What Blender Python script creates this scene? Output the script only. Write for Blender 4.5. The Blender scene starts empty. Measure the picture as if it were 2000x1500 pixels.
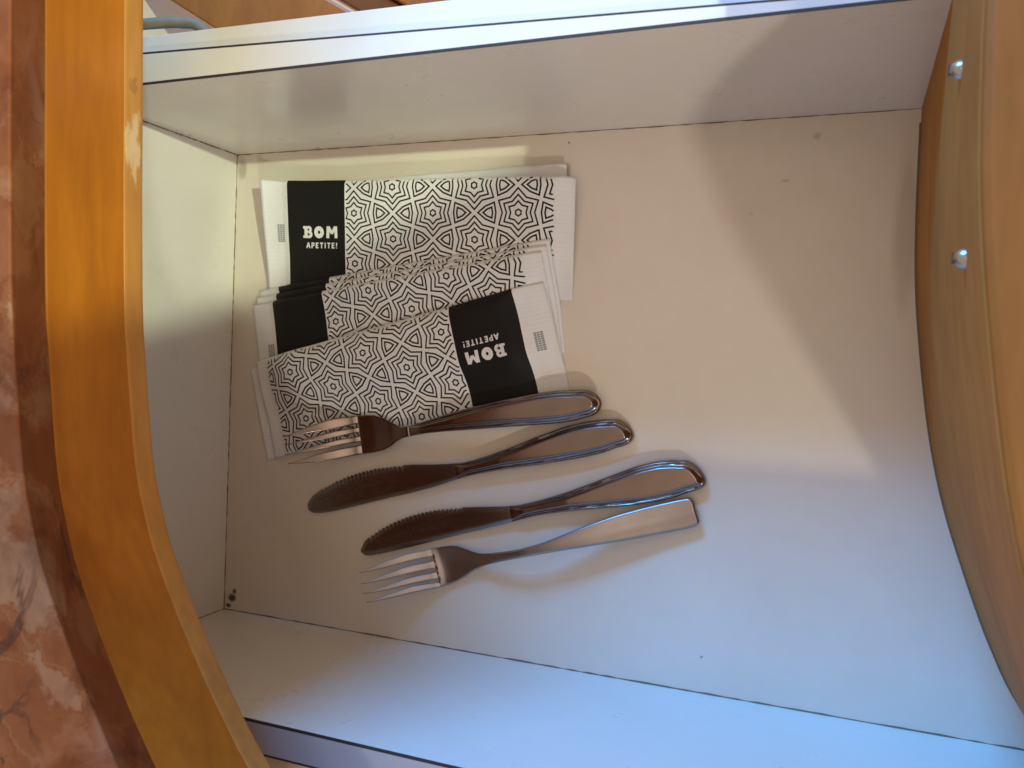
import bpy, math, random
import numpy as np
from mathutils import Matrix, Vector
random.seed(4); rng = np.random.default_rng(4)
S = 0.0089            # metres per working unit
sc = bpy.context.scene
COL = sc.collection

# ------------------------------------------------------------------ camera
cam = bpy.data.cameras.new("camera"); camo = bpy.data.objects.new("camera", cam); COL.objects.link(camo)
CX = Vector((0.92891077, 0.0378333, -0.36836587)); CY = Vector((0.04447784, -0.99896462, 0.00956064)); CZ = Vector((-0.36762277, -0.0252651, -0.92963174))
camo.matrix_world = Matrix(((CX.x, -CY.x, -CZ.x, 0), (CX.y, -CY.y, -CZ.y, 0), (CX.z, -CY.z, -CZ.z, 50 * S), (0, 0, 0, 1)))
cam.sensor_width = 36; cam.lens = 1653 / 2000 * 36; cam.clip_start = 0.01; cam.clip_end = 50
cam.dof.use_dof = True; cam.dof.focus_distance = 52 * S; cam.dof.aperture_fstop = 20
sc.camera = camo

# ------------------------------------------------------------------ room light, exposure
w = bpy.data.worlds.new("World"); sc.world = w; w.use_nodes = True
w.node_tree.nodes["Background"].inputs[0].default_value = (1.0, .79, .62, 1)
w.node_tree.nodes["Background"].inputs[1].default_value = 0.63
sc.view_settings.view_transform = 'Standard'; sc.view_settings.look = 'None'; sc.view_settings.exposure = 0.0; sc.view_settings.gamma = 1

def aim(o, d):
    o.rotation_euler = Vector(d).to_track_quat('-Z', 'Y').to_euler()

def lamp(name, kind, loc, target, power, col, **kw):
    l = bpy.data.lights.new(name, kind); o = bpy.data.objects.new(name, l); COL.objects.link(o)
    o.location = Vector(loc) * S; aim(o, (Vector(target) - Vector(loc)))
    l.energy = power; l.color = col
    for k, v in kw.items(): setattr(l, k, v)
    return o

# ceiling lamp, its beam cut off on one side
d1 = Vector((1.1, .11, 1)).normalized(); n1 = Vector((-.326, .897, .298)).normalized()
n1 = (n1 - d1 * n1.dot(d1)).normalized()
p1 = Vector((-28.6, 5.05, 9.0)) + d1 * 210
th = math.radians(32)
ax = (-d1) * math.cos(th) + n1 * math.sin(th)
lamp("ceiling_lamp", 'SPOT', p1, p1 + ax * 10, 98, (.86, 1.0, .72), spot_size=2 * th, spot_blend=.02, shadow_soft_size=.012)
# kitchen lamp towards the lower right
p2 = Vector((-14, 2, 0)) + Vector((.72, -1, 1)).normalized() * 200
lamp("kitchen_lamp", 'POINT', p2, (0, 0, 0), 27, (1.0, .95, .86), shadow_soft_size=.035)
# daylight from the window beyond the far side
p3 = Vector((-8, -12, 0)) + Vector((-.33, 1, .62)).normalized() * 260
lamp("window_light", 'AREA', p3, (-8, -12, 4), 86, (.05, .37, 1.0), shape='RECTANGLE', size=.75, size_y=.55)
# unseen area lamp added overhead, soft fill and brightness on the fork tines
lamp("added_fill_light", 'AREA', (16, -5, 200), (16, -5.01, 0), 2.2, (1.0, .88, .76), shape='RECTANGLE', size=.7, size_y=.9)

# ------------------------------------------------------------------ helpers
def mat(name):
    m = bpy.data.materials.new(name); m.use_nodes = True
    return m, m.node_tree.nodes, m.node_tree.links, m.node_tree.nodes["Principled BSDF"]

def ramp(N, stops):
    r = N.new("ShaderNodeValToRGB"); e = r.color_ramp.elements
    while len(e) < len(stops): e.new(.5)
    for k, (p, c) in enumerate(stops):
        e[k].position = p; e[k].color = (*c, 1) if len(c) == 3 else c
    return r

def noise(N, L, vec, scale, detail=4, rough=.55, dist=0, sc3=None):
    n = N.new("ShaderNodeTexNoise"); n.inputs["Scale"].default_value = scale; n.inputs["Detail"].default_value = detail
    n.inputs["Roughness"].default_value = rough; n.inputs["Distortion"].default_value = dist
    if sc3:
        mp = N.new("ShaderNodeMapping"); mp.inputs["Scale"].default_value = sc3; L.new(vec, mp.inputs[0]); vec = mp.outputs[0]
    L.new(vec, n.inputs["Vector"]); return n

def mixc(N, L, fac, a, b, mode='MIX'):
    x = N.new("ShaderNodeMix"); x.data_type = 'RGBA'; x.blend_type = mode
    for i, v in ((0, fac), (6, a), (7, b)):
        if isinstance(v, (int, float)): x.inputs[i].default_value = v
        elif isinstance(v, tuple): x.inputs[i].default_value = (*v, 1)
        else: L.new(v, x.inputs[i])
    return x.outputs[2]

def bump(N, L, b, h, strength, dist=.001):
    n = N.new("ShaderNodeBump"); n.inputs["Strength"].default_value = strength; n.inputs["Distance"].default_value = dist
    L.new(h, n.inputs["Height"]); L.new(n.outputs[0], b.inputs["Normal"])

def spot_mask(N, L, vec, centre, radii, soft=.5, warp=.3):
    """soft blotch of its own shape round a place (working units)"""
    mp = N.new("ShaderNodeMapping"); mp.vector_type = 'POINT'
    mp.inputs["Location"].default_value = [-c / r for c, r in zip(centre, radii)]
    mp.inputs["Scale"].default_value = [1 / (r * S) for r in radii]
    L.new(vec, mp.inputs[0])
    nz = noise(N, L, mp.outputs[0], 1.7, 3)
    ad = N.new("ShaderNodeVectorMath"); ad.operation = 'LENGTH'; L.new(mp.outputs[0], ad.inputs[0])
    s = N.new("ShaderNodeMath"); s.operation = 'MULTIPLY_ADD'; s.inputs[1].default_value = warp * 2; L.new(nz.outputs[0], s.inputs[0])
    s2 = N.new("ShaderNodeMath"); s2.operation = 'SUBTRACT'; L.new(ad.outputs["Value"], s.inputs[2]); L.new(s.outputs[0], s2.inputs[0]); s2.inputs[1].default_value = warp
    mr = N.new("ShaderNodeMapRange"); mr.inputs[1].default_value = 1; mr.inputs[2].default_value = 1 - soft; L.new(s2.outputs[0], mr.inputs[0])
    return mr.outputs[0]

def objcoord(N):
    return N.new("ShaderNodeTexCoord").outputs["Object"]

def m_melamine(name, base, dirt, rough=.34, spots=(), coat=.25, specks=.3):
    m, N, L, b = mat(name); v = objcoord(N)
    n1 = noise(N, L, v, 9, 5); n2 = noise(N, L, v, 140, 3)
    r1 = ramp(N, [(.3, dirt), (.72, base)]); L.new(n1.outputs[0], r1.inputs[0])
    c = mixc(N, L, .10, r1.outputs[0], n2.outputs[1], 'SOFT_LIGHT')
    vo = N.new("ShaderNodeTexVoronoi"); vo.inputs["Scale"].default_value = 42; L.new(v, vo.inputs["Vector"])
    gate = noise(N, L, v, 23, 2)
    g = ramp(N, [(.60, (0, 0, 0)), (.66, (1, 1, 1))]); L.new(gate.outputs[0], g.inputs[0])
    sp = ramp(N, [(.02, (1, 1, 1)), (.035, (0, 0, 0))]); L.new(vo.outputs["Distance"], sp.inputs[0])
    f = N.new("ShaderNodeMath"); f.operation = 'MULTIPLY'; L.new(g.outputs[0], f.inputs[0]); L.new(sp.outputs[0], f.inputs[1])
    f2 = N.new("ShaderNodeMath"); f2.operation = 'MULTIPLY'; L.new(f.outputs[0], f2.inputs[0]); f2.inputs[1].default_value = specks
    c = mixc(N, L, f2.outputs[0], c, (.12, .09, .07))
    for (ce, ra, co, am) in spots:
        k = spot_mask(N, L, v, ce, ra)
        a = N.new("ShaderNodeMath"); a.operation = 'MULTIPLY'; L.new(k, a.inputs[0]); a.inputs[1].default_value = am
        c = mixc(N, L, a.outputs[0], c, co)
    L.new(c, b.inputs["Base Color"])
    rr = ramp(N, [(.3, (rough - .05,) * 3), (.7, (rough + .12,) * 3)]); L.new(noise(N, L, v, 30, 4).outputs[0], rr.inputs[0])
    L.new(rr.outputs[0], b.inputs["Roughness"])
    b.inputs["Coat Weight"].default_value = coat; b.inputs["Coat Roughness"].default_value = .22
    bump(N, L, b, noise(N, L, v, 420, 2).outputs[0], .08, .0004)
    return m

def m_wood(name, dark, mid, light, sc3, rough=.35, coat=.3, worn=(), scale=26, spec=.3):
    m, N, L, b = mat(name); v = objcoord(N)
    n = noise(N, L, v, scale, 6, .6, .6, sc3); r = ramp(N, [(.25, dark), (.5, mid), (.75, light)]); L.new(n.outputs[0], r.inputs[0])
    g = noise(N, L, v, scale * 8, 4, .6, .2, sc3); gr = ramp(N, [(.35, (.62, .62, .62)), (.6, (1, 1, 1))]); L.new(g.outputs[0], gr.inputs[0])
    c = mixc(N, L, .35, r.outputs[0], gr.outputs[0], 'MULTIPLY')
    bl = noise(N, L, v, 14, 3); br = ramp(N, [(.35, (.78, .74, .7)), (.65, (1.0, 1.0, 1.0))]); L.new(bl.outputs[0], br.inputs[0])
    c = mixc(N, L, .7, c, br.outputs[0], 'MULTIPLY')
    for (ce, ra, co, am) in worn:
        k = spot_mask(N, L, v, ce, ra, .5, 1.1); a = N.new("ShaderNodeMath"); a.operation = 'MULTIPLY'; L.new(k, a.inputs[0]); a.inputs[1].default_value = am
        c = mixc(N, L, a.outputs[0], c, co)
    L.new(c, b.inputs["Base Color"]); b.inputs["Roughness"].default_value = rough; b.inputs["Specular IOR Level"].default_value = spec
    b.inputs["Coat Weight"].default_value = coat; b.inputs["Coat Roughness"].default_value = .25
    bump(N, L, b, n.outputs[0], .12, .0008)
    return m

def m_plain(name, col, rough=.5, metal=0, bscale=0, bst=.1):
    m, N, L, b = mat(name); v = objcoord(N)
    n = noise(N, L, v, 60, 4); r = ramp(N, [(.3, tuple(x * .85 for x in col)), (.7, col)]); L.new(n.outputs[0], r.inputs[0]); L.new(r.outputs[0], b.inputs["Base Color"])
    b.inputs["Roughness"].default_value = rough; b.inputs["Metallic"].default_value = metal
    if bscale: bump(N, L, b, noise(N, L, v, bscale, 3).outputs[0], bst, .0004)
    return m

def m_steel(name, col, rough, aniso=0.0, smear=.06):
    m, N, L, b = mat(name); v = objcoord(N)
    b.inputs["Metallic"].default_value = 1
    n = noise(N, L, v, 55, 5, .6); r = ramp(N, [(.3, tuple(x * .86 for x in col)), (.7, col)]); L.new(n.outputs[0], r.inputs[0]); L.new(r.outputs[0], b.inputs["Base Color"])
    g = noise(N, L, v, 300, 4, .6, 0, (.06, 1, 1)); rr = ramp(N, [(.3, (rough,) * 3), (.75, (rough + smear,) * 3)]); L.new(g.outputs[0], rr.inputs[0]); L.new(rr.outputs[0], b.inputs["Roughness"])
    bump(N, L, b, g.outputs[0], .03, .0002)
    return m

def m_paper(name, col, crimp=True):
    m, N, L, b = mat(name); v = objcoord(N)
    n = noise(N, L, v, 35, 5); r = ramp(N, [(.3, tuple(x * .93 for x in col)), (.7, col)]); L.new(n.outputs[0], r.inputs[0]); L.new(r.outputs[0], b.inputs["Base Color"])
    b.inputs["Roughness"].default_value = .6; b.inputs["Specular IOR Level"].default_value = .2
    if crimp:
        uv = N.new("ShaderNodeUVMap"); wv = N.new("ShaderNodeTexWave"); wv.bands_direction = 'Y'; wv.inputs["Scale"].default_value = 1.15; wv.inputs["Distortion"].default_value = .4
        L.new(uv.outputs[0], wv.inputs["Vector"])
        a = N.new("ShaderNodeMath"); a.operation = 'ADD'; L.new(wv.outputs[1], a.inputs[0]); L.new(noise(N, L, v, 160, 4).outputs[0], a.inputs[1])
        bump(N, L, b, a.outputs[0], .14, .0006)
    else:
        bump(N, L, b, noise(N, L, v, 110, 5).outputs[0], .25, .0007)
    return m

def link(name, me, parent=None, loc=None):
    o = bpy.data.objects.new(name, me); COL.objects.link(o)
    if loc is not None: o.location = Vector(loc) * S
    if parent is not None: o.parent = parent
    return o

def mesh(name, verts, faces, mats, parent=None, loc=(0, 0, 0), smooth=False, matidx=None, uvs=None, bevel=0):
    """vertices in working units, relative to loc"""
    me = bpy.data.meshes.new(name)
    me.from_pydata([(x * S, y * S, z * S) for x, y, z in verts], [], faces)
    for m_ in (mats if isinstance(mats, (list, tuple)) else [mats]): me.materials.append(m_)
    if matidx is not None: me.polygons.foreach_set("material_index", matidx)
    if smooth: me.polygons.foreach_set("use_smooth", [True] * len(me.polygons))
    if uvs is not None:
        ul = me.uv_layers.new(name="UVMap")
        for lp in me.loops: ul.data[lp.index].uv = uvs[lp.vertex_index]
    me.update()
    o = link(name, me, parent, loc)
    if bevel:
        bv = o.modifiers.new("bevel", 'BEVEL'); bv.width = bevel * S; bv.segments = 2; bv.limit_method = 'ANGLE'
    return o

def thing(name, loc, label, cat, group=None):
    o = bpy.data.objects.new(name, None); COL.objects.link(o); o.location = Vector(loc) * S; o.empty_display_size = .02
    o["label"] = label; o["category"] = cat
    if group: o["group"] = group
    return o

def box(x0, x1, y0, y1, z0, z1):
    v = [(x, y, z) for z in (z0, z1) for y in (y0, y1) for x in (x0, x1)]
    return v, [(0, 2, 3, 1), (4, 5, 7, 6), (0, 1, 5, 4), (2, 6, 7, 3), (0, 4, 6, 2), (1, 3, 7, 5)]

def prism(poly, z0, z1):
    n = len(poly)
    v = [(x, y, z0) for x, y in poly] + [(x, y, z1) for x, y in poly]
    f = [tuple(range(n - 1, -1, -1)), tuple(range(n, 2 * n))] + [(i, (i + 1) % n, n + (i + 1) % n, n + i) for i in range(n)]
    return v, f

def spline(pts, step=.6):
    """Catmull-Rom resample of a plan curve"""
    p = np.array(pts, float); p = np.vstack([2 * p[0] - p[1], p, 2 * p[-1] - p[-2]]); out = []
    for i in range(1, len(p) - 2):
        k = max(2, int(np.linalg.norm(p[i + 1] - p[i]) / step))
        for t in np.arange(k) / k:
            a, b_, c, d = p[i - 1:i + 3]
            out.append(.5 * (2 * b_ + (c - a) * t + (2 * a - 5 * b_ + 4 * c - d) * t * t + (3 * b_ - a - 3 * c + d) * t ** 3))
    out.append(p[-2]); return np.array(out)

def offset(c, d):
    t = np.gradient(c, axis=0); t /= np.linalg.norm(t, axis=1)[:, None]
    return c + d * np.stack([-t[:, 1], t[:, 0]], 1)

def sweep(curve, prof):
    """profile = closed list of (offset to the right-hand side of the photo, z); curve runs towards -Y"""
    rings = [np.column_stack([offset(curve, o), np.full(len(curve), z)]) for o, z in prof]
    n, k = len(curve), len(prof)
    v = [tuple(rings[j][i]) for i in range(n) for j in range(k)]
    f = [(i * k + j, i * k + (j + 1) % k, (i + 1) * k + (j + 1) % k, (i + 1) * k + j) for i in range(n - 1) for j in range(k)]
    f += [tuple(range(k - 1, -1, -1)), tuple((n - 1) * k + j for j in range(k))]
    return v, f
# ------------------------------------------------------------------ materials
M_floor = m_melamine("melamine floor", (.73, .66, .56), (.67, .595, .49), .40, spots=[
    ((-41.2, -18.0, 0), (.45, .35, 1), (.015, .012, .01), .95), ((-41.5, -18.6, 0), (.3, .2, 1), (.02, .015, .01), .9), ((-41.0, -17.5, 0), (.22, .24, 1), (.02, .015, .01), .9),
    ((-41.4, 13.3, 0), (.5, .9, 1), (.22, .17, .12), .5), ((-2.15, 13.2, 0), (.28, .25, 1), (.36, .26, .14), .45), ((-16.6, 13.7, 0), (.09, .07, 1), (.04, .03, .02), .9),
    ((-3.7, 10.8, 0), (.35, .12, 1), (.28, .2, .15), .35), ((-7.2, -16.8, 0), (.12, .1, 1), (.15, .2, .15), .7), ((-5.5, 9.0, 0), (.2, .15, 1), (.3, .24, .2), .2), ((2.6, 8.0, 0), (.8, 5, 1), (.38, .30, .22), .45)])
M_side = m_melamine("melamine side", (.76, .71, .635), (.70, .65, .57), .30, coat=.45, specks=.05)
M_rim = m_melamine("rim laminate", (.72, .68, .62), (.64, .60, .52), .30, coat=.5)
M_shaderim = m_melamine("shaded rim laminate", (.40, .40, .41), (.34, .34, .35), .4, coat=.2)  # rim laminate greyed for the near edging, its shade put into the colour
M_grey = m_plain("grey enamel", (.22, .19, .13), .7)
M_door = m_wood("door wood", (.30, .075, .004), (.38, .105, .006), (.44, .14, .012), (1, .2, 1), .5, .05)
M_seam = m_plain("dark seam", (.035, .025, .022), .6)
M_orange = m_wood("orange varnished wood", (.36, .105, .004), (.45, .145, .007), (.53, .19, .014), (1, .12, 1), .42, .10)
M_mould = m_wood("pale varnished wood", (.43, .175, .032), (.50, .225, .048), (.56, .27, .065), (1, .12, 1), .45, .08,
                 worn=[((-31.5, 9.5, 19.6), (1.2, 1.7, .5), (.62, .46, .27), .8), ((-31.5, 12.3, 19.6), (.6, .45, .3), (.2, .1, .04), .5)])
M_inner = m_wood("bare brown board", (.34, .140, .028), (.42, .185, .042), (.48, .22, .055), (1, .25, 1), .65, .0, scale=16, spec=.15)
M_lip = m_wood("orange wooden lip", (.26, .095, .014), (.32, .125, .022), (.37, .155, .033), (1, .15, 1), .5, .05)
M_steel = m_steel("polished steel", (.27, .205, .172), .20)  # brown reflections of dim surroundings put into the base colour
M_blade = m_steel("blade steel", (.27, .25, .23), .24)  # base kept dark in place of dark reflections
M_satin = m_steel("satin steel", (.36, .305, .28), .32)
M_screw = m_steel("screw steel", (.45, .48, .5), .22)
M_white = m_paper("white paper", (.80, .79, .78))
M_print = m_paper("printed white paper", (.78, .77, .75), False)
M_black = m_paper("black printed paper", (.010, .009, .008), False)
M_ink = m_plain("black ink", (.006, .005, .005), .8)
M_wink = m_plain("white ink", (.78, .76, .74), .6)
M_gink = m_plain("grey ink", (.30, .30, .32), .6)

def m_marble():
    m, N, L, b = mat("brown marble"); v = objcoord(N)
    ds = N.new("ShaderNodeVectorMath"); ds.operation = 'MULTIPLY_ADD'; ds.inputs[1].default_value = (.05,) * 3
    nn = noise(N, L, v, 18, 7, .68); L.new(nn.outputs[1], ds.inputs[0]); L.new(v, ds.inputs[2])
    vc = N.new("ShaderNodeTexVoronoi"); vc.inputs["Scale"].default_value = 46; vc.feature = 'SMOOTH_F1'; vc.inputs["Smoothness"].default_value = .55; L.new(ds.outputs[0], vc.inputs["Vector"])
    sep = N.new("ShaderNodeSeparateColor"); L.new(vc.outputs["Color"], sep.inputs[0])
    cells = ramp(N, [(.2, (.19, .055, .016)), (.36, (.25, .085, .030)), (.46, (.21, .062, .017)), (.56, (.27, .110, .045)), (.66, (.22, .068, .020)), (.8, (.30, .150, .072))]); L.new(sep.outputs[0], cells.inputs[0])
    wv = noise(N, L, v, 30, 9, .68, .6)
    cl = ramp(N, [(.34, (.55, .48, .44)), (.47, (.92, .88, .86)), (.56, (1.0, 1.0, 1.0)), (.68, (1.22, 1.25, 1.25))]); L.new(wv.outputs[0], cl.inputs[0])
    c = mixc(N, L, .9, cells.outputs[0], cl.outputs[0], 'MULTIPLY')
    big = noise(N, L, v, 6, 5, .55, .8); bg = ramp(N, [(.38, (1.0, .76, .60)), (.5, (1, .95, .9)), (.62, (1.12, 1.15, 1.15))]); L.new(big.outputs[0], bg.inputs[0])
    c = mixc(N, L, .85, c, bg.outputs[0], 'MULTIPLY')
    # hair cracks
    n3 = noise(N, L, v, 7, 6, .6, .9); cr = ramp(N, [(.490, (0, 0, 0)), (.4985, (1, 1, 1)), (.5015, (1, 1, 1)), (.51, (0, 0, 0))]); L.new(n3.outputs[0], cr.inputs[0])
    g3 = ramp(N, [(.48, (0, 0, 0)), (.62, (.8, .8, .8))]); L.new(noise(N, L, v, 18, 2).outputs[0], g3.inputs[0])
    f = N.new("ShaderNodeMath"); f.operation = 'MULTIPLY'; L.new(cr.outputs[0], f.inputs[0]); L.new(g3.outputs[0], f.inputs[1])
    c = mixc(N, L, f.outputs[0], c, (.06, .025, .014))
    # pale veins
    v2 = noise(N, L, v, 6, 7, .62, 1.0, (1, .4, 1)); vr = ramp(N, [(.455, (0, 0, 0)), (.495, (1, 1, 1)), (.505, (1, 1, 1)), (.545, (0, 0, 0))]); L.new(v2.outputs[0], vr.inputs[0])
    gt = ramp(N, [(.50, (0, 0, 0)), (.60, (.85, .85, .85))]); L.new(noise(N, L, v, 9, 2).outputs[0], gt.inputs[0])
    f2 = N.new("ShaderNodeMath"); f2.operation = 'MULTIPLY'; L.new(vr.outputs[0], f2.inputs[0]); L.new(gt.outputs[0], f2.inputs[1])
    c = mixc(N, L, f2.outputs[0], c, (.33, .21, .135))
    L.new(c, b.inputs["Base Color"]); b.inputs["Roughness"].default_value = .45; b.inputs["Specular IOR Level"].default_value = .12
    return m
M_marble = m_marble()

# ------------------------------------------------------------------ countertop with its curved wooden apron
FRONT = spline([(2.9, 22), (3.04, 14.32), (3.07, 9.22), (3.2, 5.14), (3.62, 1.05), (4.22, -3.02), (5.0, -6.5), (6.1, -9.91), (7.55, -13.77), (9.21, -16.94), (13.4, -22.4), (19.0, -28.0)])
APRON = spline([(-32.0, 34), (-31.9, 24), (-31.76, 16.5), (-31.62, 11.7), (-31.48, 6.83), (-31.27, 1.97), (-31.02, -.5), (-30.4, -5.1), (-29.72, -7.6), (-28.97, -9.5), (-27.36, -12.45), (-25.33, -15.6), (-23.1, -18.5), (-19.0, -22.8), (-13.5, -27.4)])
ctop = thing("countertop", (-31.3, 0, 19), "red-brown marble countertop with a curved orange wooden apron above the open drawer", "countertop")
rel = lambda vs, o: [(x - o[0], y - o[1], z - o[2]) for x, y, z in vs]
O = (-31.3, 0, 19)
def cpart(name, vf, m, bevel=0, smooth=False):
    # parts keep world-sized object coordinates: the mesh is stored in place and its parent is undone
    o = mesh(name, vf[0], vf[1], m, None, (0, 0, 0), smooth, None, None, bevel)
    return o
def adopt(o, parent):
    o.parent = parent; o.matrix_parent_inverse = Matrix.Translation(-parent.location); return o
adopt(cpart("wooden_apron", sweep(APRON, [(0, 20.15), (0, 24.25), (-2.6, 24.25), (-2.6, 19.1), (-.12, 19.1)]), M_orange, .08), ctop)
adopt(cpart("wooden_moulding", sweep(APRON, [(.02, 19.0), (.06, 19.2), (.05, 20.0), (.015, 20.14), (-.1, 20.14), (-.1, 19.0)]), M_mould, .05), ctop)
adopt(cpart("marble_slab", sweep(APRON, [(.02, 24.28), (.10, 24.45), (1.46, 26.92), (1.40, 27.0), (-45, 27.0), (-45, 24.28)]), M_marble, .04), ctop)

# ------------------------------------------------------------------ drawer
dr = thing("drawer", (-18, -2, 0), "open cream-lined kitchen drawer with a curved wooden front, holding cutlery and napkin sachets", "drawer")
B = -41.9; YT = 14.33; YB = -18.93; ZS = 14.45
inside = [tuple(p) for p in offset(FRONT, .25) if -21 < p[1] < 16.4]
adopt(cpart("floor_panel", prism([(B - .5, YT + 1.2)] + [(B - .5, YB - 1.2)] + inside[::-1], -.9, 0), M_floor), dr)
def fx(y): return float(np.interp(-y, -FRONT[:, 1], FRONT[:, 0]))
# far side: its outer edge runs slightly skew to the inner one
far = [(B - 1.8, YT), (fx(YT) + .2, YT), (fx(YT) + .2, 14.62), (B - 1.8, 16.35)]
sp = adopt(cpart("side_panel", prism(far, -1.2, ZS), M_side, .03), dr)
near = [(B - 1.8, YB), (B - 1.8, YB - 1.72), (fx(YB - 1.72) + .2, YB - 1.72), (fx(YB) + .2, YB)]
sn = adopt(cpart("side_panel", prism(near, -1.2, ZS), M_side, .03), dr)
adopt(cpart("back_panel", prism([(B, YT - .004), (B - 1.7, YT - .004), (B - 1.7, YB + .004), (B, YB + .004)], -.5, ZS - .3), M_side, .03), dr)
def strip(name, pts, z0, z1, par):
    o = cpart(name, prism(pts, z0, z1), M_seam); adopt(o, dr); return o
# top laminate, set on the side panels, with the dark seam at its inner edge
adopt(cpart("top_edging", prism([(B - 1.7, YT + .10), (fx(YT) + .1, YT + .10), (fx(YT) + .1, 14.60), (B - 1.7, 16.20)], ZS + .004, ZS + .05), M_rim), dr)
adopt(cpart("top_edging", prism([(B - 1.7, YB - .12), (B - 1.7, YB - 1.62), (fx(YB - 1.6) + .1, YB - 1.62), (fx(YB) + .1, YB - .12)], ZS + .004, ZS + .05), M_shaderim), dr)
strip("edge_seam", [(B - 1.7, YT - .02), (fx(YT), YT - .02), (fx(YT), YT + .095), (B - 1.7, YT + .095)], ZS - .03, ZS + .045, sp)
strip("edge_seam", [(B - 1.7, YB + .02), (B - 1.7, YB - .115), (fx(YB), YB - .115), (fx(YB), YB + .02)], ZS - .03, ZS + .045, sn)
strip("edge_seam", [(B - 1.7, 16.20), (fx(YT), 14.60), (fx(YT), 14.70), (B - 1.7, 16.32)], ZS - .03, ZS + .04, sp)
strip("edge_seam", [(B - 1.7, YB - 1.63), (B - 1.7, YB - 1.74), (fx(YB - 1.6), YB - 1.74), (fx(YB - 1.6), YB - 1.63)], ZS - .03, ZS + .04, sn)
# dirt and gaps along the inner joints, thin uneven beads
def bead(a, b_, r, jitter):
    a = np.array(a, float); b_ = np.array(b_, float); n = 90; v = []; f = []
    d = (b_ - a) / np.linalg.norm(b_ - a); s = np.cross(d, (0.3, 0.4, 0.86)); s /= np.linalg.norm(s); t = np.cross(d, s)
    for i in range(n + 1):
        rr = r * (1 + jitter * rng.uniform(-1, 1.3)); c = a + (b_ - a) * i / n
        for k in range(5):
            an = k * 2 * math.pi / 5; v.append(tuple(c + rr * (math.cos(an) * s + math.sin(an) * t)))
    for i in range(n):
        for k in range(5): f.append((i * 5 + k, i * 5 + (k + 1) % 5, i * 5 + 5 + (k + 1) % 5, i * 5 + 5 + k))
    return v, f
M_dirt = m_plain("grime", (.17, .13, .085), .8)
for a, b_, r in (((B, YT, 0), (fx(YT), YT, 0), .04), ((B, YB, 0), (fx(YB), YB, 0), .055), ((B, YT, 0), (B, YB, 0), .04), ((B, YT, 0), (B, YT, ZS - .4), .05), ((B, YB, 0), (B, YB, ZS - .4), .04)):
    adopt(cpart("joint_line", bead(a, b_, r, .6), M_dirt), dr)
# curved front
fp = adopt(cpart("front_panel", sweep(FRONT, [(0, -2.2), (0, 22.95), (2.3, 22.95), (2.3, -2.2)]), M_inner, .06), dr)
adopt(cpart("front_lip", sweep(FRONT, [(.06, 22.955), (.08, 23.12), (.3, 23.25), (2.3, 23.25), (2.6, 23.0), (2.6, -2.2), (2.32, -2.2), (2.32, 22.955)]), M_lip, .05), dr)
adopt(cpart("joint_line", [(lambda c: sweep(c, [(-.09, .01), (-.02, .09), (.05, .09), (.05, .01)]))(np.array([p for p in FRONT if -19 < p[1] < 14.2]))][0], M_dirt), dr)
def screw(y, z):
    x = fx(y); prof = [(0, .36), (.13, .34), (.24, .26), (.31, .13), (.34, .02), (.34, -.1)]
    v = []; f = []; k = 20
    for h_i, (r, h) in enumerate(prof):
        for j in range(k): v.append((x - h, y + max(r, .02) * math.cos(j * 2 * math.pi / k), z + max(r, .02) * math.sin(j * 2 * math.pi / k)))
    f.append(tuple(range(k)))
    for i in range(len(prof) - 1):
        for j in range(k): f.append((i * k + j, (i + 1) * k + j, (i + 1) * k + (j + 1) % k, i * k + (j + 1) % k))
    o = adopt(cpart("screw", (v, f), M_screw, 0, True), dr)
    sl = adopt(cpart("screw_slot", box(x - .375, x - .34, y - .18, y + .18, z - .035, z + .035), M_seam), o)
    sl.matrix_parent_inverse = Matrix.Identity(4); return o
screw(10.3, 18.2); screw(3.85, 19.7)

# ------------------------------------------------------------------ cabinet beside the drawer
cab = thing("cabinet", (-45, 17, 0), "pale cabinet partition running along the drawer's far side under the countertop", "cabinet")
part_far = [(B - 20, 16.55), (fx(YT) - 6, 14.95), (fx(YT) - 6, 16.75), (B - 20, 17.5)]
adopt(cpart("partition", prism([(-62, 17.05), (-1, 14.80), (-1, 16.6), (-40, 17.15), (-62, 17.6)], -14, 14.1), M_rim, .05), cab)
adopt(cpart("partition", prism([(-60, -20.84), (-60, -22.6), (-2, -22.6), (-2, -20.84)], -14, 14.1), M_rim, .05), cab)
adopt(cpart("back_panel", box(-50, -49, 17.8, 33, -10, 19), M_rim), cab)
def tube(pts, r, k=12):
    p = spline([q[:2] for q in pts], .25); zz = np.interp(np.linspace(0, 1, len(p)), np.linspace(0, 1, len(pts)), [q[2] for q in pts]); v = []; f = []
    t = np.gradient(p, axis=0); t /= np.linalg.norm(t, axis=1)[:, None]
    for i in range(len(p)):
        for j in range(k):
            a = j * 2 * math.pi / k; v.append((p[i, 0] - t[i, 1] * r * math.cos(a), p[i, 1] + t[i, 0] * r * math.cos(a), zz[i] + r * math.sin(a)))
    for i in range(len(p) - 1):
        for j in range(k): f.append((i * k + j, i * k + (j + 1) % k, (i + 1) * k + (j + 1) % k, (i + 1) * k + j))
    return v, f
rail = cpart("metal_rail", tube([(-48, 18.25, 13.5), (-40, 18.15, 13.5), (-36, 18.1, 13.5), (-34.9, 18.0, 13.5), (-34.0, 17.85, 13.4), (-33.2, 17.3, 13.2), (-32.8, 16.6, 13)], .30), M_grey, 0, True)
rail["label"] = "grey metal rail with a rounded bend beside the drawer's far side"; rail["category"] = "rail"
door = thing("cupboard_door", (-38, 24, 2), "orange wooden cupboard door slanting beyond the drawer's far side", "door")
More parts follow.
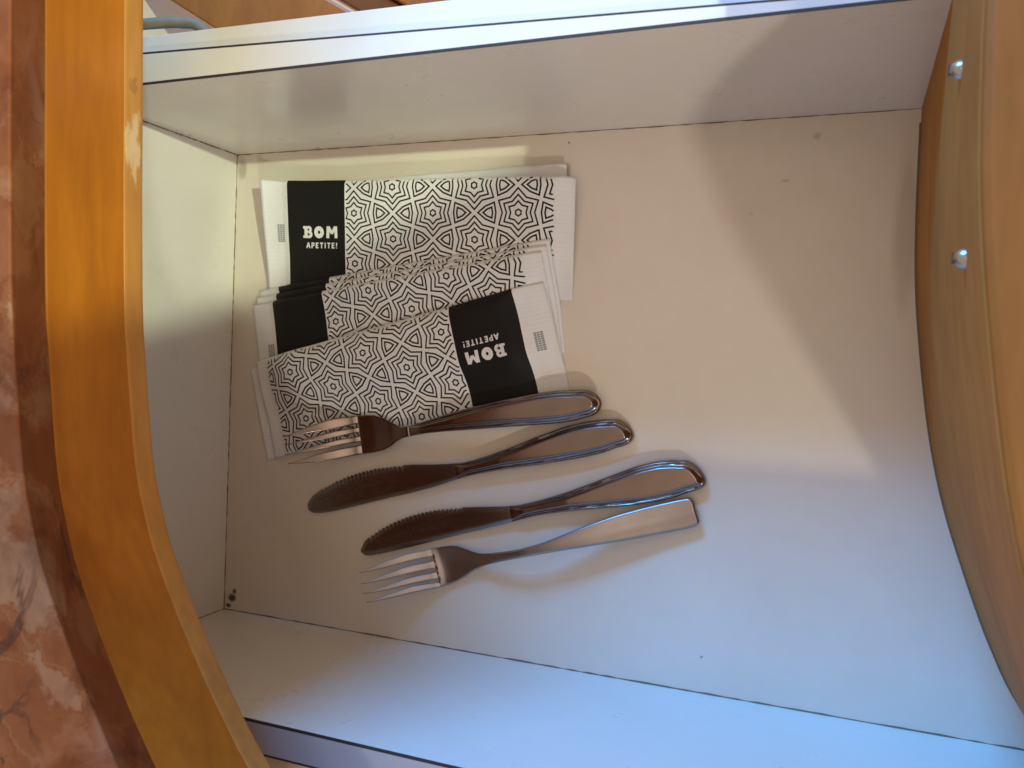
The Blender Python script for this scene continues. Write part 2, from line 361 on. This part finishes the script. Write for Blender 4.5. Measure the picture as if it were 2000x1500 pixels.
def plank(name, off, wd, z1, m):
    c, s = math.cos(math.radians(-31)), math.sin(math.radians(-31)); P_ = []
    for o_ in (off, off + wd):
        te = (24.0 + o_ * c - 18.4) / -s
        P_.append([(-38.2 + t * c - o_ * s, 24.0 + t * s + o_ * c) for t in (-16, te)])
    adopt(cpart(name, prism([P_[0][0], P_[0][1], P_[1][1], P_[1][0]], z1 - 2, z1), m, .15), door)
M_shade = m_wood("shaded door wood", (.17, .045, .005), (.21, .06, .007), (.26, .08, .01), (1, .2, 1))  # darker copy of the door wood, shadow on the middle plank as colour
plank("plank", -3.2, 5.4, 4, M_door); plank("plank", 2.55, 1.6, 3.2, M_shade); plank("plank", 4.2, 16, 3.6, M_door)

# ------------------------------------------------------------------ napkin sachets: draped one over another
GX0, GY0, GS = -44.0, -20.0, .1
GW, GH = 340, 380
height = np.zeros((GH, GW))
def blur(a, n):
    for _ in range(n):
        a = np.pad(a, 1, mode='edge'); a = (a[1:-1, 1:-1] * 2 + a[:-2, 1:-1] + a[2:, 1:-1] + a[1:-1, :-2] + a[1:-1, 2:]) / 6
    return a
def bil(a, fi, fj):
    fi = np.clip(fi, 0, a.shape[0] - 1.001); fj = np.clip(fj, 0, a.shape[1] - 1.001); i = fi.astype(int); j = fj.astype(int); u = fi - i; v = fj - j
    return a[i, j] * (1 - u) * (1 - v) + a[i + 1, j] * u * (1 - v) + a[i, j + 1] * (1 - u) * v + a[i + 1, j + 1] * u * v

LEN = 22.5; B0, B1, P1 = 1.95, 6.45, 21.4
A_U, A_V, U0, V0 = 3.42, 3.30, 7.2, 2.2

def pattern_loops():
    """outlines (u, v) of the printed star pattern: list of (outer, inner) polygon pairs in lattice units"""
    star = [(.5 * math.cos(math.radians(90 - 60 * (k // 2))) if k % 2 == 0 else .357 * math.cos(math.radians(60 - 60 * (k // 2))),
             .5 * math.sin(math.radians(90 - 60 * (k // 2))) if k % 2 == 0 else .357 * math.sin(math.radians(60 - 60 * (k // 2)))) for k in range(12)]
    tri = [((.284 if k % 2 == 0 else .180) * math.cos(math.radians(-60 * k)), (.284 if k % 2 == 0 else .180) * math.sin(math.radians(-60 * k))) for k in range(6)]
    tiny = [((.062 if k % 2 == 0 else .050) * math.cos(math.radians(90 - 30 * k)), (.062 if k % 2 == 0 else .050) * math.sin(math.radians(90 - 30 * k))) for k in range(12)]
    return star, tri, tiny
STAR, TRI, TINY = pattern_loops()

class Sachet:
    def __init__(s, origin, ang, width, label, lift=None, flip=1, group="printed napkin sachets piled in the drawer"):
        s.o = np.array(origin); a = math.radians(ang); s.eu = np.array([math.cos(a), math.sin(a)]); s.ev = np.array([math.sin(a), -math.cos(a)]); s.W = width
        us = np.unique(np.concatenate([np.linspace(0, B0, 11), np.linspace(B0, B1, 24), np.linspace(B1, P1, 75), np.linspace(P1, LEN, 7)])); vs = np.linspace(0, width, 39)
        s.us, s.vs = us, vs; U, V = np.meshgrid(us, vs, indexing='ij')
        s.seed = rng.uniform(0, 10, 6)
        # slightly uneven outline
        X, Y = s.xy(U, V)
        base = bil(height, (Y - GY0) / GS, (X - GX0) / GS)
        z = base.copy()
        for it in range(14):
            z = np.maximum(base, blur(z, 2))
        z = blur(z, 2)
        if lift is not None: z = z + lift(U / LEN, V / width)
        q = s.seed
        z = z + .035 * np.sin(U * .9 + q[0] + .5 * np.sin(V * 1.1 + q[1])) * np.sin(V * .8 + q[2]) + .03 * np.sin(2.3 * U + q[3]) * np.exp(-np.minimum(V, width - V) / .8)
        z = np.maximum(z, base + .0) + .02
        ed = np.minimum(np.minimum(V, width - V) / .55, np.minimum(np.maximum(U - 1.6, 0), np.maximum(LEN - 1.0 - U, 0)) / 1.2)
        thick = .05 + .20 * np.sqrt(1 - (1 - np.clip(ed, 0, 1)) ** 2)
        s.top = z + thick; s.bot = z
        n, m_ = U.shape; cx, cy = s.xy(LEN / 2, width / 2); s.c = (float(cx), float(cy), float(z.min()))
        verts = [(X[i, j] - s.c[0], Y[i, j] - s.c[1], s.top[i, j] - s.c[2]) for i in range(n) for j in range(m_)] + [(X[i, j] - s.c[0], Y[i, j] - s.c[1], s.bot[i, j] - s.c[2]) for i in range(n) for j in range(m_)]
        uv = [(U[i, j], V[i, j]) for i in range(n) for j in range(m_)] * 2
        F = []; MI = []; K = n * m_
        for i in range(n - 1):
            um = .5 * (us[i] + us[i + 1]); mi = 0 if (um < B0 or um > P1) else (1 if um < B1 else 2)
            for j in range(m_ - 1):
                a_, b_, c_, d_ = i * m_ + j, i * m_ + j + 1, (i + 1) * m_ + j + 1, (i + 1) * m_ + j
                F.append((a_, b_, c_, d_)); MI.append(mi)
                F.append((K + a_, K + d_, K + c_, K + b_)); MI.append(0 if mi == 0 else mi)
            for j in (0, m_ - 1):
                a_, d_ = i * m_ + j, (i + 1) * m_ + j
                F.append((a_, d_, K + d_, K + a_) if j == 0 else (d_, a_, K + a_, K + d_)); MI.append(mi)
        for i in (0, n - 1):
            for j in range(m_ - 1):
                a_, b_ = i * m_ + j, i * m_ + j + 1
                F.append((b_, a_, K + a_, K + b_) if i == 0 else (a_, b_, K + b_, K + a_)); MI.append(0)
        s.obj = thing("napkin_sachet", s.c, label, "napkin sachet", group)
        mesh("wrapper", verts, F, [M_white, M_black, M_print], s.obj, (0, 0, 0), True, MI, uv)
        # new height of the pile
        gy, gx = np.mgrid[0:GH, 0:GW]; wx = GX0 + gx * GS - s.o[0]; wy = GY0 + gy * GS - s.o[1]
        u = wx * s.eu[0] + wy * s.eu[1]; v = wx * s.ev[0] + wy * s.ev[1]
        inside_ = (u >= 0) & (u <= LEN) & (v >= 0) & (v <= width)
        zt = s.z(u, v)
        height[inside_] = np.maximum(height[inside_], zt[inside_])
    def xy(s, u, v):
        # the torn ends wander a little
        return s.o[0] + u * s.eu[0] + v * s.ev[0], s.o[1] + u * s.eu[1] + v * s.ev[1]
    def z(s, u, v):
        fi = np.interp(u, s.us, np.arange(len(s.us))); fj = np.interp(v, s.vs, np.arange(len(s.vs))); return bil(s.top, np.asarray(fi), np.asarray(fj))
    def lay(s, name, quads, m, h):
        """print: list of (u,v) quads laid h above the paper"""
        if not quads: return
        q = np.array(quads).reshape(-1, 2); x, y = s.xy(q[:, 0], q[:, 1]); z = s.z(q[:, 0], q[:, 1]) + h
        if name == "printed_text": z = z + .0006 * (np.arange(len(q)) // 4)
        v = [(a - s.c[0], b_ - s.c[1], c - s.c[2]) for a, b_, c in zip(x, y, z)]
        return mesh(name, v, [(4 * i, 4 * i + 1, 4 * i + 2, 4 * i + 3) for i in range(len(v) // 4)], m, s.obj, (0, 0, 0))
    def pattern(s):
        Q = []
        def ring(poly, cu, cv, k0, k1):
            n = len(poly)
            for i in range(n):
                (x0, y0), (x1, y1) = poly[i], poly[(i + 1) % n]
                ln = math.hypot(x1 - x0, y1 - y0) * 3.4 * k1; st = max(1, int(ln / .16))
                for t in range(st):
                    a, b_ = t / st, (t + 1) / st; q = []
                    for (tt, k) in ((a, k0), (b_, k0), (b_, k1), (a, k1)):
                        q.append((cu + A_U * k * (x0 + (x1 - x0) * tt), cv + A_V * k * (y0 + (y1 - y0) * tt)))
                    if all(B1 + .01 < p[0] < P1 and .02 < p[1] < s.W - .02 for p in q): Q.append(q)
        R3 = math.sqrt(3) / 2
        for i in range(-2, 8):
            for j in range(-3, 5):
                cu = U0 + i * R3 * A_U; cv = V0 + (j + (.5 if i % 2 else 0)) * A_V
                for k in (.883, .65, .42): ring(STAR, cu, cv, k - .044, k + .044)
                ring(TINY, cu, cv, .72, 1.30)
                for sg in (1, -1):
                    tr = [(x * sg, y) for x, y in TRI]; tu = cu + sg * A_U * R3 * 2 / 3
                    for k in (.765, .40): ring(tr, tu, cv, k - .088, k + .088)
        s.lay("printed_pattern", Q, M_ink, .012)
    def text(s):
        Q = []
        def stroke(pts, w):
            for (a, b_) in zip(pts[:-1], pts[1:]):
                a = np.array(a, float); b_ = np.array(b_, float); d = b_ - a; l = np.linalg.norm(d); d /= l; n = np.array([-d[1], d[0]]) * w / 2
                a = a - d * w * .0; k = max(1, int(l / .2))
                for t in range(k):
                    p0 = a + (b_ - a) * t / k; p1 = a + (b_ - a) * (t + 1) / k
                    Q.append([tuple(p0 - n), tuple(p1 - n), tuple(p1 + n), tuple(p0 + n)])
        def arc(cx, cy, rx, ry, w, a0, a1, n=14):
            for t in range(n):
                q = []
                for (tt, sg) in ((t, -1), (t + 1, -1), (t + 1, 1), (t, 1)):
                    an = math.radians(a0 + (a1 - a0) * tt / n); q.append((cx + (rx + sg * w / 2) * math.cos(an), cy + (ry + sg * w / 2) * math.sin(an)))
                Q.append(q)
        u, v, H_ = 3.18, 3.08, .74
        # B with heavy slab stem
        stroke([(u + .16, v - .03), (u + .16, v + H_ + .03)], .24); stroke([(u - .06, v + .06), (u + .36, v + .06)], .16); stroke([(u - .06, v + H_ - .06), (u + .36, v + H_ - .06)], .16); stroke([(u + .1, v + H_ * .47), (u + .4, v + H_ * .47)], .15)
        arc(u + .36, v + .20, .16, .155, .19, -90, 90); arc(u + .38, v + .53, .19, .165, .20, -90, 90)
        # O, a fat ring
        arc(u + 1.20, v + H_ / 2, .24, .26, .29, 0, 360, 24)
        # M
        m0 = u + 1.80
        stroke([(m0 + .10, v + H_ + .02), (m0 + .14, v - .02)], .24); stroke([(m0 + .74, v - .02), (m0 + .78, v + H_ + .02)], .24)
        stroke([(m0 + .16, v + .0), (m0 + .45, v + .46)], .20); stroke([(m0 + .72, v + .0), (m0 + .43, v + .46)], .20)
        # APETITE!
        h = .38; y = v + H_ + .33; x = u + .22; w = .085
        def glyph(lines, wd):
            nonlocal x
            for l in lines: stroke([(x + a * wd, y + b_ * h) for a, b_ in l], w)
            x += wd + .135
        glyph([[(0, 1), (.5, 0)], [(.5, 0), (1, 1)], [(.2, .66), (.8, .66)]], .27)
        glyph([[(.1, 1), (.1, 0)], [(.1, .08), (.8, .08), (.95, .3), (.8, .55), (.1, .55)]], .2)
        E_ = [[(.1, 1), (.1, 0)], [(0, .1), (1, .1)], [(0, .5), (.85, .5)], [(0, .9), (1, .9)]]
        T_ = [[(.5, 1), (.5, 0)], [(0, .1), (1, .1)]]
        glyph(E_, .2); glyph(T_, .24); glyph([[(.5, 1), (.5, 0)]], .07); glyph(T_, .24); glyph(E_, .2); glyph([[(.5, .66), (.5, 0)], [(.5, 1), (.5, .84)]], .07)
        s.lay("printed_text", Q, M_wink, .010)
    def stamp(s, u=1.0, v=2.95):
        Q = []
        for k in range(9):
            for c in range(3): Q.append([(u + c * .2, v + k * .135), (u + c * .2 + .17, v + k * .135), (u + c * .2 + .17, v + k * .135 + .10), (u + c * .2, v + k * .135 + .10)])
        s.lay("printed_stamp", Q, M_gink, .010)

Sachet((-39.0, 11.9), 1.05, 7.4, "napkin sachet at the bottom of the pile, just a pale sliver showing past its corner", lambda u, v: .55 * (1 - v) * u, group="printed napkin sachets piled in the drawer")
s1 = Sachet((-38.25, 11.97), -1.58, 7.4, "napkin sachet nearest the drawer's far wall, upright black band reading BOM APETITE! at its left", lambda u, v: .75 * (1 - v) ** 1.2 + 1.15 * np.exp(-u / .07) * (1 - v * .75))
s1.pattern(); s1.text(); s1.stamp()
s2 = Sachet((-39.55, 4.45), 8.2, 7.0, "lowest of the three fanned middle sachets, its black corner edge peeking out at the back"); s2.pattern()
s3 = Sachet((-39.70, 3.95), 8.5, 7.0, "second of the three fanned middle sachets, a thin black edge showing behind the front one"); s3.pattern()
s4 = Sachet((-39.95, 3.40), 8.9, 7.0, "front one of the three fanned middle sachets, plain black square visible at its left"); s4.pattern(); s4.stamp(1.0, 3.0)
s5 = Sachet((-16.67, -1.90), 194.9, 6.7, "sachet mostly hidden under the nearest sachet, white end sticking out at lower left"); s5.pattern()
s6 = Sachet((-15.85, -1.72), 194.7, 7.0, "topmost napkin sachet under the fork tines, its BOM APETITE! band upside down at the right"); s6.pattern(); s6.text(); s6.stamp(.75, 2.9)

# ------------------------------------------------------------------ cutlery
def side(pts, ss):
    p = np.array(pts); return np.interp(ss, p[:, 0], p[:, 1])
def smooth(a, n=2):
    for _ in range(n):
        b_ = a.copy(); b_[1:-1] = (a[:-2] + 2 * a[1:-1] + a[2:]) / 4; a = b_
    return a
def dist_outline(ss, up, lo):
    """distance of each grid point to the outline, open at the first station"""
    P_ = np.vstack([np.column_stack([ss, up]), np.column_stack([ss, lo])[::-1]])
    A, B_ = P_[:-1], P_[1:]
    def f(pt):
        ab = B_ - A; t = np.clip(((pt - A) * ab).sum(1) / np.maximum((ab ** 2).sum(1), 1e-9), 0, 1); q = A + ab * t[:, None]; return np.sqrt(((pt - q) ** 2).sum(1)).min()
    return f
def shell(name, ss, up, lo, topf, botf, m, parent, nq=22, zref=None):
    """lofted piece: stations ss along the axis, lateral limits up / lo, heights topf(s,t,d) and botf(s,t,d)"""
    ds = dist_outline(ss, up, lo); qs = np.sin(np.linspace(-1, 1, nq) * math.pi / 2); v = []; n = len(ss)
    for i, s_ in enumerate(ss):
        for q in qs:
            t = (up[i] + lo[i]) / 2 + q * (up[i] - lo[i]) / 2; v.append((s_, t, topf(s_, t, ds(np.array([s_, t])))))
    for i, s_ in enumerate(ss):
        for q in qs:
            t = (up[i] + lo[i]) / 2 + q * (up[i] - lo[i]) / 2; v.append((s_, t, botf(s_, t, 0)))
    if zref is not None:     # the outline was measured at height zref: keep it true for the real heights
        z0, loc, ang = zref; ca, sa = math.cos(math.radians(ang)), math.sin(math.radians(ang)); w_ = []
        for s_, t, z in v:
            k = (50 - z) / (50 - z0); x = (loc[0] + s_ * ca - t * sa) * k - loc[0]; y = (loc[1] + s_ * sa + t * ca) * k - loc[1]
            w_.append((x * ca + y * sa, -x * sa + y * ca, z))
        v = w_
    K = n * nq; F = []
    for i in range(n - 1):
        for j in range(nq - 1):
            a, b_, c, d = i * nq + j, (i + 1) * nq + j, (i + 1) * nq + j + 1, i * nq + j + 1
            F += [(a, b_, c, d), (K + d, K + c, K + b_, K + a)]
        for j in (0, nq - 1):
            a, b_ = i * nq + j, (i + 1) * nq + j
            F.append((b_, a, K + a, K + b_) if j == 0 else (a, b_, K + b_, K + a))
    for i in (0, n - 1):
        for j in range(nq - 1):
            a, b_ = i * nq + j, i * nq + j + 1
            F.append((a, b_, K + b_, K + a) if i == 0 else (b_, a, K + a, K + b_))
    o = mesh(name, v, F, m, parent, (0, 0, 0), True)
    md = o.modifiers.new("edge", 'EDGE_SPLIT'); md.split_angle = math.radians(50)
    return o
def sst(a, b_, x): 
    t = min(max((x - a) / (b_ - a), 0), 1); return t * t * (3 - 2 * t)

def bead_handle(name, D, s0, zc, parent, edge_h=.34, dome=.16, neck=.45):
    L = max(D["up"][-1][0], D["lo"][-1][0]) + .05; Rc = 1.15
    ss = np.concatenate([np.linspace(s0, L - Rc, 70), L - Rc + Rc * np.sin(np.linspace(0, math.pi / 2, 30))[1:]])
    up = smooth(side(D["up"], ss), 3); lo = smooth(side(D["lo"], ss), 3)
    i0 = 69; m0 = (up[i0] + lo[i0]) / 2; h0 = (up[i0] - lo[i0]) / 2; m1 = (D["up"][-1][1] + D["lo"][-1][1]) / 2
    r = np.clip((ss - (L - Rc)) / Rc, 0, 1); hwc = h0 * np.sqrt(np.maximum(1 - r ** 2.0, 0.0006)); mc = m0 + (m1 - m0) * r * r
    up = np.where(r > 0, mc + hwc, up); lo = np.where(r > 0, mc - hwc, lo)
    hw = dict(zip(np.round(ss, 5), (up - lo) / 2)); mid = dict(zip(np.round(ss, 5), (up + lo) / 2))
    def top(s_, t, d):
        w_ = hw[round(float(s_), 5)]; k = min(1, w_ / .6) * (neck + (1 - neck) * sst(s0, s0 + 1.0, s_))
        e = edge_h * k * math.sqrt(max(0, 1 - (1 - min(d / (.14 * k), 1)) ** 2))
        g = .075 * k * math.exp(-((d - .21 * k) / (.05)) ** 2) + .035 * k * math.exp(-((d - .31 * k) / .045) ** 2)
        q = (t - mid[round(float(s_), 5)]) / max(w_, .05)
        pan = dome * k * sst(.26 * k, .46 * k, d) * (1 - .55 * q * q)
        return zc(s_) + e - g + pan
    def bot(s_, t, d):
        return zc(s_) - .12
    return shell(name, ss, up, lo, top, bot, M_steel, parent, 40)

def blade(name, D, s1, zc, parent, serr):
    ss = np.unique(np.concatenate([.02 + .9 * (1 - np.cos(np.linspace(0, math.pi / 2, 16))), np.arange(.92, s1, .05), [s1], s1 + np.linspace(.05, .5, 8)]))
    up = side([[0.0, .1]] + D["up"], ss); lo = side([[0.0, -.08]] + D["lo"], ss)
    up = smooth(up, 4); lo = smooth(lo, 4)
    mask = (ss > serr[0]) & (ss < serr[1])
    tooth = np.abs(((ss / .32) % 1) - .5) * 2
    up = up - np.where(mask, .13 * tooth ** .7, 0)
    def top(s_, t, d): return zc(s_) + .10 * min(1, d / .28) ** .8 + .02 - .24 * sst(s1 - .05, s1 + .5, s_)
    def bot(s_, t, d): return zc(s_) - .13 * sst(s1 - .05, s1 + .5, s_)
    return shell(name, ss, up, lo, top, bot, M_blade, parent, 16)

def knife(D, s1, label, serr, tilt=0):
    o = thing("table_knife", (D["loc"][0], D["loc"][1], 0), label, "knife", "serrated table knives lying on the drawer floor"); o.rotation_euler = (0, 0, math.radians(D["ang"]))
    zc = lambda s_: .16 + .28 * sst(4, s1 + 1, s_) - .12 * sst(16, 24, s_)
    blade("blade", D, s1, zc, o, serr); bead_handle("handle", D, s1 - .004, zc, o, .36, .14, .42); return o

def fork(D, root, hs, label, zc, m, bead, zref):
    o = thing("fork", (D["loc"][0], D["loc"][1], 0), label, "fork", "steel forks lying in the drawer"); o.rotation_euler = (0, 0, math.radians(D["ang"]))
    th_ = .15; zr = (zref, D['loc'], D['ang'])
    for T in D["tines"]:
        T = np.array(T); upl = T[:4]; lol = np.vstack([T[:1] + [[0, -.02]], T[:3:-1]])
        s0 = T[0, 0]; se = root
        ss = np.concatenate([s0 + .35 * (1 - np.cos(np.linspace(0, math.pi / 2, 8))), np.linspace(s0 + .35, se, 26)[1:]])
        up = smooth(np.interp(ss, upl[:, 0], upl[:, 1]), 2); lo = smooth(np.interp(ss, lol[:, 0], lol[:, 1]), 2)
        up[0], lo[0] = T[0, 1] + .035, T[0, 1] - .055; up = np.maximum(up, lo + .08)
        shell("tine", ss, up, lo, lambda s_, t, d: zc(s_) + th_ - .03 * (1 - min(1, d / .05)) ** 2, lambda s_, t, d: zc(s_), m, o, 9, zr)
    ss = np.concatenate([np.linspace(root + .002, hs, 44), hs + np.linspace(.08, .5, 6)]); up = smooth(side(D["up"], ss), 3); lo = smooth(side(D["lo"], ss), 3)
    slots = [(max(D['tines'][i + 1][3][1], D['tines'][i + 1][4][1]), min(D['tines'][i][3][1], D['tines'][i][4][1])) for i in range(3)]
    def top(s_, t, d):
        f = sst(root, root + 1.2, s_) * (1 - sst(hs - 1.2, hs, s_)); w_ = 1.3
        return zc(s_) + th_ - .05 * (1 - min(1, d / .1)) ** 2 - bead["dish"] * f * max(0, 1 - ((t - .25) / w_) ** 2) + bead['end'] * sst(hs - 1.5, hs, s_) - .3 * sst(hs - .03, hs + .5, s_) - (th_ + .05 if s_ < root + .01 and any(a_ < t < c_ for a_, c_ in slots) else 0)
    shell("head", ss, up, lo, top, lambda s_, t, d: zc(s_) - .02 - .12 * sst(hs - .03, hs + .5, s_), m, o, 26, zr)
    if bead["style"] == "bead":
        bead_handle("handle", D, hs + .002, lambda s_: zc(s_) + .0, o, .26, .16, .25)
    else:
        L = D["L"] + .03; ss = np.concatenate([np.linspace(hs + .002, L - .35, 60), L - .35 + .35 * np.sin(np.linspace(0, math.pi / 2, 10))[1:]]); 
        up = smooth(side(D["up"], ss), 3); lo = smooth(side(D["lo"], ss), 3); r = np.clip((ss - (L - .35)) / .35, 0, 1); k = .22 * (1 - np.sqrt(1 - r * r)); up -= k; lo += k
        def top2(s_, t, d): return zc(s_) + th_ + .10 - .08 * (1 - min(1, d / .14)) ** 2 + .05 * math.exp(-((t - .1) / .5) ** 2)
        shell("handle", ss, up, lo, top2, lambda s_, t, d: zc(s_) - .02, m, o, 26)
    return o
FORK1 = {"loc": [-35.838, -6.641], "ang": 11.37, "L": 22.7, "up": [[5.68, 1.58], [6.48, 1.54], [7.25, 1.4], [7.91, 1.15], [8.51, 0.73], [9.04, 0.42], [9.79, 0.35], [10.96, 0.52], [12.48, 0.74], [14.33, 0.94], [16.48, 1.11], [18.55, 1.18], [20.21, 1.12], [21.5, 0.95], [22.26, 0.65], [22.61, 0.29]], "lo": [[6.14, -1.03], [6.86, -1.03], [7.65, -0.96], [8.27, -0.77], [8.7, -0.52], [9.1, -0.37], [9.69, -0.31], [10.83, -0.29], [12.3, -0.36], [14.1, -0.49], [16.2, -0.62], [18.24, -0.77], [19.9, -0.88], [21.21, -0.84], [22.06, -0.62], [22.52, -0.31]], "tines": [[[-0.15, 0.95], [1.93, 1.35], [3.86, 1.65], [5.84, 1.58], [5.83, 1.03], [3.95, 0.93], [1.86, 0.93]], [[-0.11, 0.37], [2.23, 0.6], [4.13, 0.8], [5.96, 0.8], [5.98, 0.45], [4.06, 0.36], [2.18, 0.33]], [[-0.23, -0.33], [2.13, -0.02], [4.24, 0.2], [6.1, 0.2], [6.12, -0.18], [4.17, -0.21], [2.08, -0.3]], [[-0.03, -0.96], [2.46, -0.59], [4.34, -0.44], [6.12, -0.39], [6.14, -1.01], [4.03, -1.1], [2.16, -1.12]]]}
KNIFE1 = {"loc": [-34.735, -10.603], "ang": 16.05, "L": 23.92, "up": [[0.17, 0.33], [0.6, 0.65], [1.5, 0.98], [2.65, 1.27], [3.75, 1.44], [4.81, 1.52], [6.04, 1.52], [7.43, 1.38], [8.78, 1.21], [10.27, 0.92], [11.37, 0.73], [12.47, 0.59], [13.4, 0.6], [14.71, 0.7], [16.2, 0.88], [18.02, 1.15], [19.79, 1.35], [21.15, 1.37], [22.28, 1.27], [23.21, 1.04], [23.75, 0.63], [23.9, 0.19]], "lo": [[0.02, -0.29], [0.31, -0.53], [1.1, -0.67], [2.16, -0.72], [4.27, -0.68], [6.73, -0.63], [8.33, -0.62], [9.9, -0.56], [11.07, -0.48], [12.23, -0.37], [13.17, -0.35], [14.45, -0.38], [15.87, -0.46], [17.6, -0.6], [19.3, -0.7], [20.63, -0.75], [21.79, -0.74], [22.81, -0.61], [23.51, -0.38], [23.82, -0.14]]}
KNIFE2 = {"loc": [-30.324, -13.245], "ang": 16.84, "L": 23.92, "up": [[0.13, 0.19], [0.4, 0.56], [0.97, 0.85], [1.97, 1.22], [3.05, 1.47], [4.09, 1.62], [5.29, 1.69], [6.44, 1.65], [7.56, 1.52], [8.47, 1.39], [9.72, 1.17], [11.29, 0.9], [12.16, 0.8], [13.58, 0.82], [15.34, 0.94], [17.08, 1.16], [18.79, 1.4], [20.13, 1.58], [21.41, 1.61], [22.47, 1.47], [23.3, 1.14], [23.79, 0.66], [23.94, 0.18]], "lo": [[0.06, -0.08], [0.17, -0.31], [0.63, -0.43], [1.53, -0.45], [2.55, -0.44], [3.95, -0.41], [5.93, -0.34], [7.85, -0.26], [9.35, -0.24], [11.01, -0.17], [11.92, -0.13], [13.34, -0.08], [15.05, -0.19], [16.69, -0.35], [18.29, -0.54], [19.56, -0.67], [20.81, -0.73], [21.91, -0.71], [22.87, -0.57], [23.52, -0.37], [23.85, -0.17]]}
FORK2 = {"loc": [-29.486, -15.537], "ang": 18.53, "L": 22.88, "up": [[5.69, 1.54], [6.38, 1.53], [7.12, 1.46], [7.64, 1.3], [8.13, 1.03], [8.6, 0.73], [9.09, 0.51], [9.79, 0.4], [10.68, 0.34], [11.92, 0.3], [13.33, 0.34], [14.77, 0.52], [16.52, 0.77], [18.22, 0.93], [19.84, 0.97], [21.41, 0.96], [22.48, 0.92], [22.8, 0.88], [22.95, 0.77]], "lo": [[5.65, -0.98], [6.43, -0.93], [7.03, -0.82], [7.64, -0.64], [8.27, -0.4], [8.86, -0.28], [9.61, -0.24], [10.52, -0.2], [11.77, -0.21], [13.16, -0.27], [14.52, -0.33], [16.17, -0.46], [17.78, -0.59], [19.36, -0.69], [20.92, -0.75], [21.98, -0.8], [22.5, -0.79], [22.7, -0.74]], "tines": [[[-0.05, 1.09], [1.59, 1.36], [3.67, 1.59], [5.69, 1.54], [5.64, 1.04], [3.92, 1.09], [1.89, 1.02]], [[-0.15, 0.34], [1.56, 0.57], [3.63, 0.77], [5.62, 0.76], [5.59, 0.27], [3.69, 0.31], [1.67, 0.27]], [[-0.18, -0.32], [1.55, -0.16], [3.61, 0.02], [5.61, 0.02], [5.58, -0.43], [3.69, -0.37], [1.68, -0.43]], [[-0.07, -0.93], [1.58, -0.75], [3.63, -0.56], [5.6, -0.67], [5.65, -0.98], [3.71, -0.95], [1.91, -0.99]]]}
knife(KNIFE1, 12.0, "upper serrated table knife, its rounded blade tip below the bead-edged fork", (1.4, 8.2))
knife(KNIFE2, 11.6, "lower serrated table knife, handle end touching the plain square-ended fork", (.9, 8.3))
z1 = lambda s_: .62 + 2.5 * max(0, 1 - (s_ + .2) / 6.4) ** 1.3 + .55 * sst(6.0, 11, s_) - .25 * sst(14, 23, s_)
fork(FORK1, 5.98, 9.6, "fork with a bead-edged teardrop handle, lying across the nearest napkin sachet", z1, M_steel, dict(style="bead", dish=.16, end=-.06), 1.3)
z2 = lambda s_: .22 + 2.3 * max(0, 1 - (s_ + .2) / 6.4) ** 1.3 + 1.2 * sst(6.3, 12.5, s_) - 1.0 * sst(13, 23, s_)
fork(FORK2, 5.66, 9.8, "plain satin fork with a flat square-ended handle, nearest the drawer's near side", z2, M_satin, dict(style="flat", dish=.12, end=.10), 1.0)
